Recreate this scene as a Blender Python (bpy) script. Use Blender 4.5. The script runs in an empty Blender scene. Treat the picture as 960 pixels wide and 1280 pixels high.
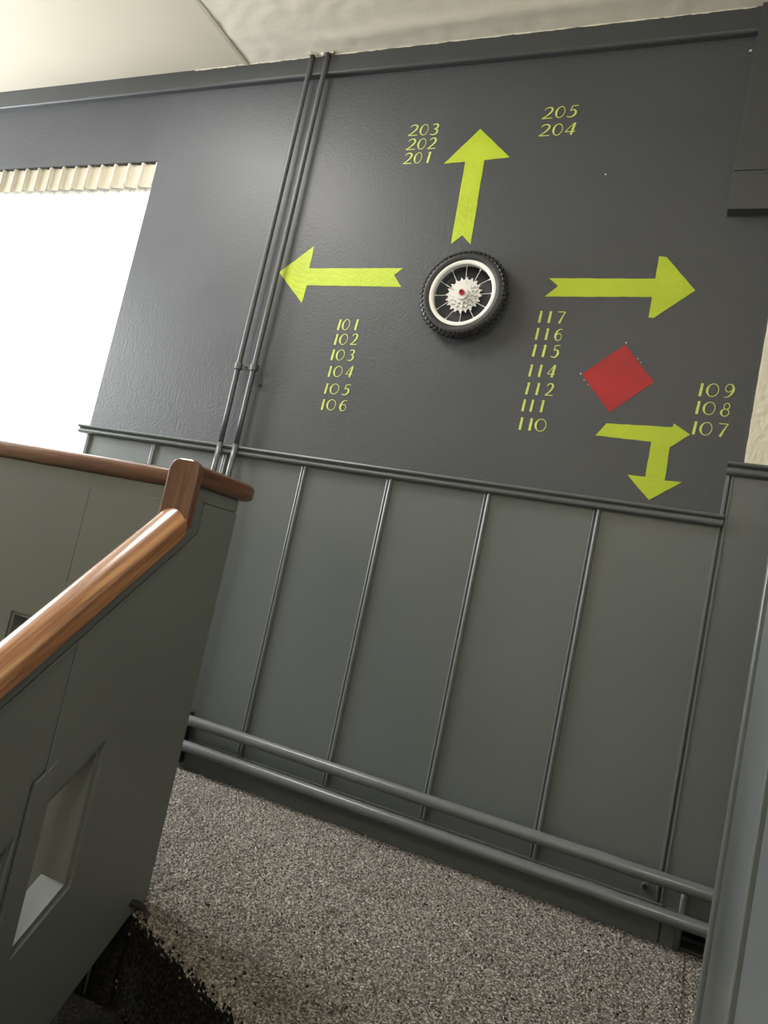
import bpy, bmesh, math, random
from mathutils import Vector, Matrix
from mathutils.geometry import tessellate_polygon
import numpy as np
random.seed(7)
rng = np.random.default_rng(7)
C = bpy.context.scene.collection
scn = bpy.context.scene
PI = math.pi

# ------------------------------------------------------------------ camera
cam_d = bpy.data.cameras.new('camera'); cam = bpy.data.objects.new('camera', cam_d); C.objects.link(cam)
right = Vector((0.8986519, 0.3854283, 0.2094510))
down = Vector((0.1514418, 0.1755230, -0.9727574))
fwd = Vector((-0.4116917, 0.9058900, 0.0993642))
m3 = Matrix((right, -down, -fwd)).transposed()
cam.matrix_world = Matrix.Translation((0, -2.2, 0.732)) @ m3.to_4x4()
cam_d.sensor_fit = 'VERTICAL'; cam_d.sensor_height = 36.0
cam_d.lens = 940.0 * 36.0 / 1280.0
cam_d.clip_start = 0.01
scn.camera = cam
scn.view_settings.view_transform = 'Standard'
scn.view_settings.look = 'None'
scn.view_settings.gamma = 1.0
scn.view_settings.use_curve_mapping = False
scn.view_settings.exposure = 0.0

# ------------------------------------------------------------------ world and lights
w = bpy.data.worlds.new('sky'); scn.world = w; w.use_nodes = True
bgn = w.node_tree.nodes['Background']
bgn.inputs[0].default_value = (0.93, 0.97, 1.0, 1); bgn.inputs[1].default_value = 2.4

def area(name, loc, target, size, power, col, size_y=None):
    d = bpy.data.lights.new(name, 'AREA'); d.energy = power; d.color = col
    d.shape = 'RECTANGLE' if size_y else 'DISK'; d.size = size
    if size_y: d.size_y = size_y
    o = bpy.data.objects.new(name, d); C.objects.link(o); o.location = loc
    o.rotation_euler = (Vector(target) - Vector(loc)).to_track_quat('-Z', 'Y').to_euler()
    return o
area('daylight_outside_window', (-3.12, 0.75, 1.65), (-2.75, -0.9, 1.0), 1.6, 50, (0.92, 0.97, 1.0), 1.5)
area('daylight_outside_side_window', (-4.70, -0.78, 1.80), (-1.6, -0.60, 0.9), 1.3, 185, (0.94, 0.98, 1.0), 1.3)
def globe(name, loc, rad, power, col):
    d = bpy.data.lights.new(name, 'POINT'); d.energy = power; d.color = col; d.shadow_soft_size = rad
    o = bpy.data.objects.new(name, d); C.objects.link(o); o.location = loc; return o
area('landing_lamp_light', (-2.15, -0.88, 2.615), (-2.0, -0.80, 0), 0.8, 35, (1.0, 0.97, 0.92))
globe('stair_fill_light', (-0.12, -3.1, 2.42), 0.15, 34, (1.0, 0.98, 0.93))  # added fill behind the viewer, brightens the stair balustrade face

# ------------------------------------------------------------------ materials
def newmat(name):
    m = bpy.data.materials.new(name); m.use_nodes = True
    nt = m.node_tree; b = nt.nodes['Principled BSDF']
    return m, nt, b
def N(nt, typ, **kw):
    n = nt.nodes.new(typ)
    for k, v in kw.items(): setattr(n, k, v)
    return n
def ramp(nt, stops):
    r = N(nt, 'ShaderNodeValToRGB'); e = r.color_ramp.elements
    while len(e) < len(stops): e.new(0.5)
    for el, (p, c) in zip(e, stops): el.position = p; el.color = (*c, 1)
    return r
def paint(name, col, rough=0.5, bump=0.1, scale=90, var=0.12, patch=2.5, spec=0.5, detail=3, dist=0.002):
    m, nt, b = newmat(name); L = nt.links.new
    g = N(nt, 'ShaderNodeNewGeometry')
    n1 = N(nt, 'ShaderNodeTexNoise'); n1.inputs['Scale'].default_value = patch; n1.inputs['Detail'].default_value = 4
    L(g.outputs['Position'], n1.inputs['Vector'])
    lo = tuple(c * (1 - var) for c in col); hi = tuple(min(1, c * (1 + var)) for c in col)
    r = ramp(nt, [(0.3, lo), (0.7, hi)]); L(n1.outputs['Fac'], r.inputs[0]); L(r.outputs[0], b.inputs['Base Color'])
    n2 = N(nt, 'ShaderNodeTexNoise'); n2.inputs['Scale'].default_value = scale; n2.inputs['Detail'].default_value = detail
    L(g.outputs['Position'], n2.inputs['Vector'])
    bm = N(nt, 'ShaderNodeBump'); bm.inputs['Strength'].default_value = bump; bm.inputs['Distance'].default_value = dist
    L(n2.outputs['Fac'], bm.inputs['Height']); L(bm.outputs[0], b.inputs['Normal'])
    rr = N(nt, 'ShaderNodeMapRange'); rr.inputs['To Min'].default_value = rough - 0.06; rr.inputs['To Max'].default_value = rough + 0.08
    L(n1.outputs['Fac'], rr.inputs['Value']); L(rr.outputs[0], b.inputs['Roughness'])
    b.inputs['Specular IOR Level'].default_value = spec
    return m
M = {}
M['slate'] = paint('slate_wall_paint', (0.057, 0.061, 0.069), 0.50, 0.35, 95, 0.08, 3.0, 0.5, 5, 0.004)
M['slate_trim'] = paint('slate_gloss_paint', (0.057, 0.060, 0.065), 0.42, 0.15, 40, 0.08)
M['green_grey'] = paint('green_grey_panel_paint', (0.115, 0.128, 0.127), 0.36, 0.10, 18, 0.06, 2.0)
M['green_grey_trim'] = paint('green_grey_trim_paint', (0.118, 0.130, 0.130), 0.34, 0.12, 35, 0.05)
M['olive_grey'] = paint('olive_grey_balustrade_paint', (0.125, 0.134, 0.126), 0.45, 0.10, 22, 0.06, 2.0)
M['pipe'] = paint('grey_pipe_paint', (0.130, 0.137, 0.142), 0.24, 0.25, 45, 0.08, 6)
M['pipe_upper'] = paint('slate_pipe_paint', (0.080, 0.083, 0.090), 0.42, 0.4, 45, 0.08, 6)
M['ceil_smooth'] = paint('cream_ceiling_board', (0.62, 0.57, 0.47), 0.65, 0.12, 30, 0.03)
M['ceil_rough'] = paint('cream_ceiling_plaster', (0.84, 0.79, 0.68), 0.7, 0.35, 38, 0.03, 5, 0.4, 4, 0.003)
M['ceil_strip'] = paint('ceiling_joint_strip', (0.52, 0.48, 0.40), 0.6, 0.1)
M['cream'] = paint('cream_wall_plaster', (0.88, 0.83, 0.68), 0.7, 0.8, 60, 0.04, 5, 0.3, 5, 0.005)
M['caulk'] = paint('white_chipped_plaster', (0.80, 0.76, 0.64), 0.8, 0.8, 80, 0.1)
M['lime'] = paint('lime_green_wall_paint', (0.46, 0.58, 0.026), 0.5, 0.6, 75, 0.07, 8, 0.4, 5, 0.003)
M['lime_pale'] = paint('pale_lime_lettering_paint', (0.58, 0.68, 0.15), 0.5, 0.4, 75, 0.10, 20)
M['red'] = paint('red_wall_paint', (0.38, 0.016, 0.018), 0.5, 0.7, 60, 0.12, 12, 0.4, 5, 0.003)
M['white'] = paint('white_window_paint', (0.8, 0.8, 0.78), 0.4, 0.1)
M['rubber'] = paint('black_tyre_rubber', (0.022, 0.022, 0.022), 0.48, 0.3, 120, 0.15)
M['rim'] = paint('white_rim_enamel', (0.86, 0.86, 0.84), 0.25, 0.05, 60, 0.02)
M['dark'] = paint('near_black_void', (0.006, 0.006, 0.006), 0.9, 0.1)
M['dark_metal'] = paint('dark_iron', (0.02, 0.018, 0.016), 0.5, 0.3)
M['redplastic'] = paint('red_plastic', (0.65, 0.02, 0.03), 0.35, 0.05)
m, nt, b = newmat('bright_steel'); b.inputs['Base Color'].default_value = (0.78, 0.78, 0.77, 1); b.inputs['Metallic'].default_value = 0.45; b.inputs['Roughness'].default_value = 0.38; M['steel'] = m
m, nt, b = newmat('dark_step_carpet_back')
# wood: UV u along the length in metres, v round the section
def wood(name, dark, mid, light):
    m, nt, b = newmat(name); L = nt.links.new
    uv = N(nt, 'ShaderNodeUVMap')
    mp = N(nt, 'ShaderNodeMapping'); mp.inputs['Scale'].default_value = (3.0, 60, 1); L(uv.outputs[0], mp.inputs[0])
    n1 = N(nt, 'ShaderNodeTexNoise'); n1.inputs['Scale'].default_value = 1.0; n1.inputs['Detail'].default_value = 6; n1.inputs['Distortion'].default_value = 0.6
    L(mp.outputs[0], n1.inputs['Vector'])
    mp2 = N(nt, 'ShaderNodeMapping'); mp2.inputs['Scale'].default_value = (14.0, 420, 1); L(uv.outputs[0], mp2.inputs[0])
    n2 = N(nt, 'ShaderNodeTexNoise'); n2.inputs['Scale'].default_value = 1.0; n2.inputs['Detail'].default_value = 3
    L(mp2.outputs[0], n2.inputs['Vector'])
    mx = N(nt, 'ShaderNodeMath', operation='MULTIPLY_ADD'); mx.inputs[1].default_value = 0.35; L(n2.outputs['Fac'], mx.inputs[0]); L(n1.outputs['Fac'], mx.inputs[2])
    r = ramp(nt, [(0.42, dark), (0.64, mid), (0.86, light)]); L(mx.outputs[0], r.inputs[0]); L(r.outputs[0], b.inputs['Base Color'])
    bm = N(nt, 'ShaderNodeBump'); bm.inputs['Strength'].default_value = 0.12; bm.inputs['Distance'].default_value = 0.0008
    L(n2.outputs['Fac'], bm.inputs['Height']); L(bm.outputs[0], b.inputs['Normal'])
    b.inputs['Roughness'].default_value = 0.27; b.inputs['Coat Weight'].default_value = 0.35; b.inputs['Coat Roughness'].default_value = 0.15
    return m
M['wood'] = wood('varnished_wood_lit', (0.12, 0.047, 0.020), (0.27, 0.118, 0.050), (0.46, 0.24, 0.11))  # sloping rail: its stronger light is put into a brighter colour
M['wood_shaded'] = wood('varnished_wood_shaded', (0.060, 0.023, 0.013), (0.11, 0.044, 0.024), (0.18, 0.080, 0.044))  # same wood coloured darker for the shaded level rail and upright
# carpet: mottled loop pile
def carpet_mat():
    m, nt, b = newmat('grey_brown_loop_carpet'); L = nt.links.new
    g = N(nt, 'ShaderNodeNewGeometry')
    v = N(nt, 'ShaderNodeTexVoronoi'); v.inputs['Scale'].default_value = 270; v.inputs['Randomness'].default_value = 1
    n0 = N(nt, 'ShaderNodeTexNoise'); n0.inputs['Scale'].default_value = 140; n0.inputs['Detail'].default_value = 2
    L(g.outputs['Position'], n0.inputs['Vector'])
    vm = N(nt, 'ShaderNodeVectorMath', operation='MULTIPLY_ADD'); vm.inputs[1].default_value = (0.006,) * 3
    L(n0.outputs['Color'], vm.inputs[0]); L(g.outputs['Position'], vm.inputs[2]); L(vm.outputs[0], v.inputs['Vector'])
    sp = N(nt, 'ShaderNodeSeparateColor'); L(v.outputs['Color'], sp.inputs[0])
    r = ramp(nt, [(0.0, (0.052, 0.048, 0.043)), (0.3, (0.140, 0.127, 0.112)), (0.68, (0.262, 0.240, 0.212)), (1.0, (0.52, 0.485, 0.435))]); L(sp.outputs[0], r.inputs[0])
    n3 = N(nt, 'ShaderNodeTexNoise'); n3.inputs['Scale'].default_value = 5; n3.inputs['Detail'].default_value = 3; L(g.outputs['Position'], n3.inputs['Vector'])
    r3 = ramp(nt, [(0.3, (0.85, 0.83, 0.81)), (0.7, (1, 1, 1))]); L(n3.outputs['Fac'], r3.inputs[0])
    mx = N(nt, 'ShaderNodeMix', data_type='RGBA', blend_type='MULTIPLY'); mx.inputs[0].default_value = 1
    L(r.outputs[0], mx.inputs[6]); L(r3.outputs[0], mx.inputs[7]); L(mx.outputs[2], b.inputs['Base Color'])
    bm = N(nt, 'ShaderNodeBump'); bm.inputs['Strength'].default_value = 0.9; bm.inputs['Distance'].default_value = 0.004
    L(v.outputs['Distance'], bm.inputs['Height']); bm.invert = True; L(bm.outputs[0], b.inputs['Normal'])
    b.inputs['Roughness'].default_value = 0.9; b.inputs['Specular IOR Level'].default_value = 0.25
    return m
M['carpet'] = carpet_mat()
m, nt, b = newmat('shaded_step_carpet')
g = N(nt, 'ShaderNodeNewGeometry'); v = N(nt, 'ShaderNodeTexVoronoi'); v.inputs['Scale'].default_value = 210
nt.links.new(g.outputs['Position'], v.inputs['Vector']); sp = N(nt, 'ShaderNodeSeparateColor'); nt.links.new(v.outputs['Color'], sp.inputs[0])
r = ramp(nt, [(0, (.004, .004, .0035)), (.7, (.010, .009, .008)), (1, (.024, .021, .017))]); nt.links.new(sp.outputs[0], r.inputs[0]); nt.links.new(r.outputs[0], b.inputs['Base Color'])  # near-black tones put the stairwell shade into the step carpet colour
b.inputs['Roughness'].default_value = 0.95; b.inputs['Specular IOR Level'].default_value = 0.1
M['shade_carpet'] = m
def sheer(name, col, transp, trl):
    m, nt, b = newmat(name); L = nt.links.new; out = nt.nodes['Material Output']; nt.nodes.remove(b)
    d = N(nt, 'ShaderNodeBsdfDiffuse'); d.inputs[0].default_value = (*col, 1)
    t = N(nt, 'ShaderNodeBsdfTranslucent'); t.inputs[0].default_value = (*col, 1)
    x = N(nt, 'ShaderNodeBsdfTransparent')
    a = N(nt, 'ShaderNodeMixShader'); a.inputs[0].default_value = trl; L(d.outputs[0], a.inputs[1]); L(t.outputs[0], a.inputs[2])
    c = N(nt, 'ShaderNodeMixShader'); c.inputs[0].default_value = transp; L(a.outputs[0], c.inputs[1]); L(x.outputs[0], c.inputs[2])
    L(c.outputs[0], out.inputs[0]); return m
M['sheer'] = sheer('white_sheer_fabric', (0.93, 0.91, 0.85), 0.42, 0.6)
M['tape'] = sheer('cream_curtain_heading', (0.50, 0.46, 0.37), 0.0, 0.06)
m, nt, b = newmat('window_glass'); out = nt.nodes['Material Output']
x = N(nt, 'ShaderNodeBsdfTransparent'); gl = N(nt, 'ShaderNodeBsdfGlossy'); gl.inputs['Roughness'].default_value = 0.02
mxs = N(nt, 'ShaderNodeMixShader'); mxs.inputs[0].default_value = 0.07
nt.links.new(x.outputs[0], mxs.inputs[1]); nt.links.new(gl.outputs[0], mxs.inputs[2]); nt.links.new(mxs.outputs[0], out.inputs[0]); M['glass'] = m

# ------------------------------------------------------------------ helpers
def link(name, bm, mat, parent=None, smooth=False, bevel=0.0, segs=2):
    me = bpy.data.meshes.new(name)
    if isinstance(bm, bmesh.types.BMesh):
        bmesh.ops.recalc_face_normals(bm, faces=bm.faces)
        bm.to_mesh(me); bm.free()
    else:
        me = bm
    me.materials.clear(); me.materials.append(M[mat] if isinstance(mat, str) else mat)
    if smooth:
        for p in me.polygons: p.use_smooth = True
    o = bpy.data.objects.new(name, me); C.objects.link(o)
    if parent: o.parent = parent
    if bevel:
        b = o.modifiers.new('bevel', 'BEVEL'); b.width = bevel; b.segments = segs; b.limit_method = 'ANGLE'; b.angle_limit = math.radians(40)
    return o
def struct(name, bm, mat, parent=None, **k):
    o = link(name, bm, mat, parent, **k)
    if not parent: o['kind'] = 'structure'
    return o
def tag(o, label, cat, group=None):
    o['label'] = label; o['category'] = cat
    if group: o['group'] = group
    return o
def thing(name, label, cat, group=None, loc=(0, 0, 0)):
    o = bpy.data.objects.new(name, None); C.objects.link(o); o.location = loc; o.empty_display_size = 0.05
    return tag(o, label, cat, group)
def box(bm, x0, x1, y0, y1, z0, z1):
    v = [bm.verts.new((x, y, z)) for z in (z0, z1) for y in (y0, y1) for x in (x0, x1)]
    for f in ((0, 1, 3, 2), (4, 6, 7, 5), (0, 4, 5, 1), (2, 3, 7, 6), (0, 2, 6, 4), (1, 5, 7, 3)): bm.faces.new([v[i] for i in f])
def boxbm(*a):
    bm = bmesh.new(); box(bm, *a); return bm
def prism(loops, a0, a1, axis, bm=None):
    """polygon (first loop outline, others holes) extruded from a0 to a1 along axis 'x','y','z'; 2-D coordinates are the two others in order"""
    bm = bm or bmesh.new()
    def P(p, a):
        return {'x': (a, p[0], p[1]), 'y': (p[0], a, p[1]), 'z': (p[0], p[1], a)}[axis]
    loops3 = [[Vector((p[0], p[1], 0)) for p in l] for l in loops]
    flat = [p for l in loops for p in l]
    tris = tessellate_polygon(loops3)
    A = [bm.verts.new(P(p, a0)) for p in flat]; B = [bm.verts.new(P(p, a1)) for p in flat]
    for t in tris:
        try: bm.faces.new([A[i] for i in t]); bm.faces.new([B[i] for i in reversed(t)])
        except ValueError: pass
    k = 0
    for l in loops:
        n = len(l)
        for i in range(n):
            j = (i + 1) % n
            bm.faces.new((A[k + i], A[k + j], B[k + j], B[k + i]))
        k += n
    bmesh.ops.dissolve_limit(bm, angle_limit=0.001, verts=bm.verts, edges=bm.edges)
    return bm
def tube(pts, r, n=16, bm=None, caps=True, rfun=None):
    bm = bm or bmesh.new(); pts = [Vector(p) for p in pts]; rings = []
    up = None
    for i, p in enumerate(pts):
        t = (pts[min(i + 1, len(pts) - 1)] - pts[max(i - 1, 0)]).normalized()
        if up is None:
            up = Vector((0, 0, 1)) if abs(t.z) < 0.9 else Vector((0, 1, 0))
        u = (up - t * up.dot(t)).normalized(); v = t.cross(u); up = u
        rr = rfun(i) if rfun else r
        rings.append([bm.verts.new(p + (u * math.cos(2 * PI * k / n) + v * math.sin(2 * PI * k / n)) * rr) for k in range(n)])
    for a, b in zip(rings, rings[1:]):
        for k in range(n): bm.faces.new((a[k], a[(k + 1) % n], b[(k + 1) % n], b[k]))
    if caps: bm.faces.new(rings[0][::-1]); bm.faces.new(rings[-1])
    return bm
def arc(c, r, a0, a1, n):  # 2-D arc points
    return [(c[0] + r * math.cos(a0 + (a1 - a0) * i / n), c[1] + r * math.sin(a0 + (a1 - a0) * i / n)) for i in range(n + 1)]
def sweep_uv(path, frames, prof, name, mat, parent, u0=0.0, roundcap=0.0):
    """closed profile [(s, t)] swept through path points, frame = (side, up) per point; UV in metres"""
    bm = bmesh.new(); uvl = bm.loops.layers.uv.new('UVMap')
    per = [0.0]
    for i in range(len(prof)):
        a, b = prof[i], prof[(i + 1) % len(prof)]; per.append(per[-1] + math.dist(a, b))
    rings, us = [], []; u = u0
    for i, (p, (sd, up)) in enumerate(zip(path, frames)):
        if i: u += (Vector(path[i]) - Vector(path[i - 1])).length
        us.append(u); rings.append([bm.verts.new(Vector(p) + Vector(sd) * s + Vector(up) * t) for s, t in prof])
    n = len(prof)
    for i in range(len(rings) - 1):
        for k in range(n):
            f = bm.faces.new((rings[i][k], rings[i][(k + 1) % n], rings[i + 1][(k + 1) % n], rings[i + 1][k]))
            for lp, (uu, vv) in zip(f.loops, ((us[i], per[k]), (us[i], per[k + 1]), (us[i + 1], per[k + 1]), (us[i + 1], per[k]))): lp[uvl].uv = (uu, vv)
    for r, uu in ((rings[0], us[0]), (rings[-1], us[-1])):
        f = bm.faces.new(r)
        for lp, (s, t) in zip(f.loops, prof): lp[uvl].uv = (uu + s * 0.2, t + 0.3)
    return link(name, bm, mat, parent, smooth=True)
def shade_angle(o, ang=35):
    m = o.modifiers.new('edges', 'EDGE_SPLIT'); m.split_angle = math.radians(ang)
def grid(nx, ny, f):
    vs = [f(i / nx, j / ny) for j in range(ny + 1) for i in range(nx + 1)]
    fs = [(j * (nx + 1) + i, j * (nx + 1) + i + 1, (j + 1) * (nx + 1) + i + 1, (j + 1) * (nx + 1) + i) for j in range(ny) for i in range(nx)]
    me = bpy.data.meshes.new('grid'); me.from_pydata(vs, [], fs); me.update(); return me

# ------------------------------------------------------------------ dimensions (metres, landing floor z=0, main wall y=0)
ZC = 2.638; XL, XR = -4.2, 1.4; XG = -0.964; YE = -0.836; YB = -4.3; ZB = -2.7
WX0, WX1, WZ0, WZ1 = -3.95, -2.337, 0.72, 2.256      # window opening
SL = 0.905                                           # slope of the flight

# ------------------------------------------------------------------ setting: walls
bm = prism([[(XL, 1.095), (XR, 1.095), (XR, ZC + .1), (XL, ZC + .1)][::1]], 0.0, 0.16, 'y')
bm.free()
upper = [(XL, 1.10), (WX0, 1.10), (WX0, WZ1), (WX1, WZ1), (WX1, 1.10), (XR, 1.10), (XR, ZC + .1), (XL, ZC + .1)]
struct('wall_back', prism([upper], 0.0, 0.16, 'y'), 'slate')
lower = [(XL, 0.0), (XR, 0.0), (XR, 1.10), (WX1, 1.10), (WX1, WZ0), (WX0, WZ0), (WX0, 1.10), (XL, 1.10)]
niche = [(0.052, 0.002), (0.052, 0.085), (0.9, 0.085), (0.9, 0.002)]
wains = struct('wall_back_wainscot', prism([lower, niche], 0.012, 0.16, 'y'), 'green_grey')
wains['label'] = 'grey green panelled lower part of the back wall'
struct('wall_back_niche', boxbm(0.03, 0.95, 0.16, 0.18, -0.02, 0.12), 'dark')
# cream painted end of the back wall, above the stepped-up capping
pts = [(0.0176 + 0.0005 * math.sin(i * 1.9) + random.uniform(-.0004, .0004), 1.25 + i * (ZC - 1.25) / 60) for i in range(61)]
struct('wall_back_cream_end', prism([[(XR, 1.25)] + [(XR, ZC)] + pts[::-1]], -0.0035, 0.003, 'y'), 'cream')
# panels between the battens
bx = [-4.2, -3.95, -3.64, -3.31, -2.975, -2.643, -2.312, -1.977, -1.645, -1.313, -0.990, -0.658, -0.328, -0.013]
for a, b_ in zip(bx, bx[1:]):
    top = 1.09
    if a < WX1 - .3 and b_ > WX0 - .001 or (a >= WX0 and b_ <= WX1 + .05): top = WZ0 - 0.02
    struct('wainscot_panel', boxbm(a - 0.018, b_ - (0.024 if b_ < -.1 else 0.0075), 0.0, 0.014, 0.03, top), 'green_grey', wains)
struct('wainscot_panel', boxbm(-0.0045, XR, -0.006, 0.014, 0.085, 1.24), 'green_grey', wains, bevel=0.0015)
def batten(x, z0, z1, parent, y=0.0):
    bm = bmesh.new()
    # thin fillet, groove, round bead; x is the right-hand edge
    prof = [(x - .023, y + .012), (x - .023, y - .003), (x - .0195, y - .0045), (x - .0175, y - .002), (x - .0155, y - .0005), (x - .0135, y - .003), (x - .011, y - .0075), (x - .0075, y - .0095), (x - .0035, y - .0085), (x - .001, y - .005), (x, y), (x, y + .012)]
    lo = [bm.verts.new((p[0], p[1], z0)) for p in prof]; hi = [bm.verts.new((p[0], p[1], z1)) for p in prof]
    for i in range(len(prof)):
        j = (i + 1) % len(prof); bm.faces.new((lo[i], lo[j], hi[j], hi[i]))
    bm.faces.new(lo); bm.faces.new(hi)
    return link('batten', bm, 'green_grey_trim', parent)
for x in bx[2:-1]:
    batten(x, 0.03, 1.088 if x > WX1 or x < WX0 else WZ0 - .02, wains)
link('batten', boxbm(-0.0205, -0.0125, -0.005, 0.012, 0.0, 1.088), 'green_grey_trim', wains, bevel=0.002)
link('batten', boxbm(-0.0065, -0.0005, -0.0085, 0.0, 0.0, 1.235), 'green_grey_trim', wains, bevel=0.0015)

# chair rail (trim_1) with two beads; stepped-up capping (trim_2) and the short upright between them (trim_3)
def rail_profile(z, s=1.0):
    P = [(0.004, .118), (-.020, .118), (-.0245, .1165), (-.0265, .113), (-.0255, .1095), (-.021, .107), (-.0165, .106), (-.0135, .1035), (-.014, .1005), (-.018, .0995), (-.021, .0975), (-.022, .094), (-.0205, .0895), (-.0165, .087), (-.010, .085), (0.004, .085)]
    return [(y * s, z + (h - .118) * s) for y, h in P]
def xsweep(prof, x0, x1, wob=0.0, n=1):
    bm = bmesh.new(); R = []
    for i in range(n + 1):
        x = x0 + (x1 - x0) * i / n; dz = wob * math.sin(x * 2.3) if wob else 0
        R.append([bm.verts.new((x, p[0], p[1] + dz)) for p in prof])
    for a, b in zip(R, R[1:]):
        for k in range(len(prof)):
            j = (k + 1) % len(prof); bm.faces.new((a[k], a[j], b[j], b[k]))
    bm.faces.new(R[0]); bm.faces.new(R[-1]); return bm
struct('trim_1', xsweep(rail_profile(1.1165), -2.372, -0.0085, 0.0008, 30), 'green_grey_trim')
struct('trim_2', xsweep(rail_profile(1.264, 1.12), -0.0215, XR), 'green_grey_trim')
struct('trim_3', boxbm(-0.0205, -0.0095, -0.010, 0.002, 1.114, 1.230), 'green_grey_trim', bevel=0.003)
# baseboard
struct('baseboard_back', boxbm(XL, 0.0025, -0.010, 0.012, 0.0, 0.096), 'green_grey', bevel=0.002)
struct('baseboard_back_end', boxbm(0.006, 0.050, -0.008, 0.012, 0.0, 0.094), 'green_grey', bevel=0.002)
# crown board under the ceiling, boxing at the right
struct('trim_4', xsweep([(0.004, ZC + .02), (-.024, ZC + .02), (-.024, 2.567), (-.0225, 2.561), (-.018, 2.558), (0.004, 2.558)], XL, -0.1345, 0.002, 40), 'slate_trim')
bxn = struct('trim_5', boxbm(-0.1345, XR, -0.037, 0.003, 2.1065, ZC + .02), 'slate_trim', bevel=0.0015)
link('boxing_lower_board', boxbm(-0.1345, XR, -0.037, 0.003, 1.988, 2.1045), 'slate_trim', bxn, bevel=0.0015)
link('boxing_edge_fillet', boxbm(-0.052, -0.048, -0.0395, -0.036, 2.094, 2.11), 'slate_trim', bxn)
link('white_paint_chip', boxbm(-0.1525, -0.1445, -0.0016, 0.001, 2.510, 2.516), 'caulk', bxn, bevel=0.001)
# other walls that close the stair hall
struct('wall_left', prism([[(YB, ZB), (0.16, ZB), (0.16, ZC + .1), (YB, ZC + .1)], [(-1.45, 0.9), (-1.45, 2.35), (-0.10, 2.35), (-0.10, 0.9)]], XL - .12, XL, 'x'), 'cream')
w2 = struct('window_2', boxbm(XL - .10, XL - .07, -1.45, -0.10, .9, .95), 'white')
for a in ((-1.45, -1.40, .95, 2.35), (-.15, -.10, .95, 2.35), (-1.40, -.15, 2.30, 2.35), (-.80, -.76, .95, 2.30)):
    link('window_frame', boxbm(XL - .10, XL - .07, *a), 'white', w2)
link('pane', boxbm(XL - .087, XL - .083, -1.40, -.80, .95, 2.30), 'glass', w2)
link('pane', boxbm(XL - .087, XL - .083, -.76, -.15, .95, 2.30), 'glass', w2)
struct('wall_far_right', boxbm(XR, XR + .12, -0.98, 0.16, -0.25, ZC + .1), 'cream')
struct('wall_front', boxbm(XL - .12, XR, YB - .12, YB, ZB, ZC + .1), 'cream')
XW = 0.075
wr = struct('wall_right', prism([[(YB, ZB), (-0.862, ZB), (-0.862, 1.26), (-1.05, 1.26), (YB, 1.26 - .905 * (-1.05 - YB))]], XW, XW + 0.13, 'x'), 'green_grey')
link('upper_plaster', prism([[(-0.862, 1.26), (-0.862, ZC + .1), (YB, ZC + .1), (YB, 1.26 - .905 * (-1.05 - YB)), (-1.05, 1.26)]], XW + .002, XW + 0.13, 'x'), 'cream', wr)
struct('wall_right_hall', boxbm(XW + .13, XR + .12, -1.1, -0.98, -0.25, ZC + .1), 'cream')
# corner moulding and battens of the right-hand stair wall
def ybatten(y0, y1, p, z0, z1, r):
    n = 6
    pr = [(XW + .002, y0)] + [(XW - p + r - r * math.cos(a) * 1.0 - 0, y0 + 0) for a in ()]
    bm = boxbm(XW - p, XW + .004, y0, y1, z0, z1)
    return link('batten', bm, 'green_grey_trim', wr, bevel=r, segs=3)
ybatten(-0.895, -0.858, 0.0075, -1.2, 1.26, 0.004)
ybatten(-1.372, -1.352, 0.006, -1.6, .96, 0.002)
ybatten(-1.350, -1.340, 0.004, -1.6, .96, 0.002)
ybatten(-1.86, -1.83, 0.006, -1.8, .52, 0.002)

# ------------------------------------------------------------------ ceiling
XS = -1.981
struct('ceiling', boxbm(XL - .12, XR + .12, YB - .12, 0.16, ZC + 0.004, ZC + 0.12), 'ceil_smooth')
cs = struct('ceiling_board_smooth', boxbm(XL, XS, YB, 0.0, ZC, ZC + 0.006), 'ceil_smooth')
def cz(u, v):
    x = XS + (XR - XS) * u; y = -2.2 * v
    ridge = 0.006 * math.exp(-((y + .10 - .02 * math.sin(x * 2)) / .03) ** 2) * max(0, min(1, (x + 1.75) / .3))
    lump = 0.0015 * math.sin(x * 31 + 3 * math.sin(y * 23)) * math.sin(y * 37 + 2 * math.sin(x * 17))
    return (x, y, ZC - ridge - lump * (1 if v > 0 else 0) - 0.001)
struct('ceiling_plaster', grid(200, 130, cz), 'ceil_rough', smooth=True)
struct('trim_6', boxbm(XS - 0.009, XS + 0.011, YB, -0.020, ZC - 0.005, ZC + 0.002), 'ceil_strip', bevel=0.002)
# ragged bead of cream plaster along the top of the crown board
bm = bmesh.new(); R = []
for i in range(161):
    x = -2.25 + (-0.14 + 2.25) * i / 160
    a = 0.0035 + 0.003 * abs(math.sin(i * .37) * math.sin(i * 1.13)) + random.uniform(0, .0015)
    if i in (0, 160): a = .001
    R.append([bm.verts.new(p) for p in ((x, -.018, ZC + .001), (x, -.022 - a * .6, ZC + .001), (x, -.0225 - a * .35, ZC - a * .6), (x, -.0205, ZC - a))])
for a, b in zip(R, R[1:]):
    for k in range(4): bm.faces.new((a[k], a[(k + 1) % 4], b[(k + 1) % 4], b[k]))
bm.faces.new(R[0]); bm.faces.new(R[-1])
struct('trim_7', bm, 'caulk')

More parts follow.
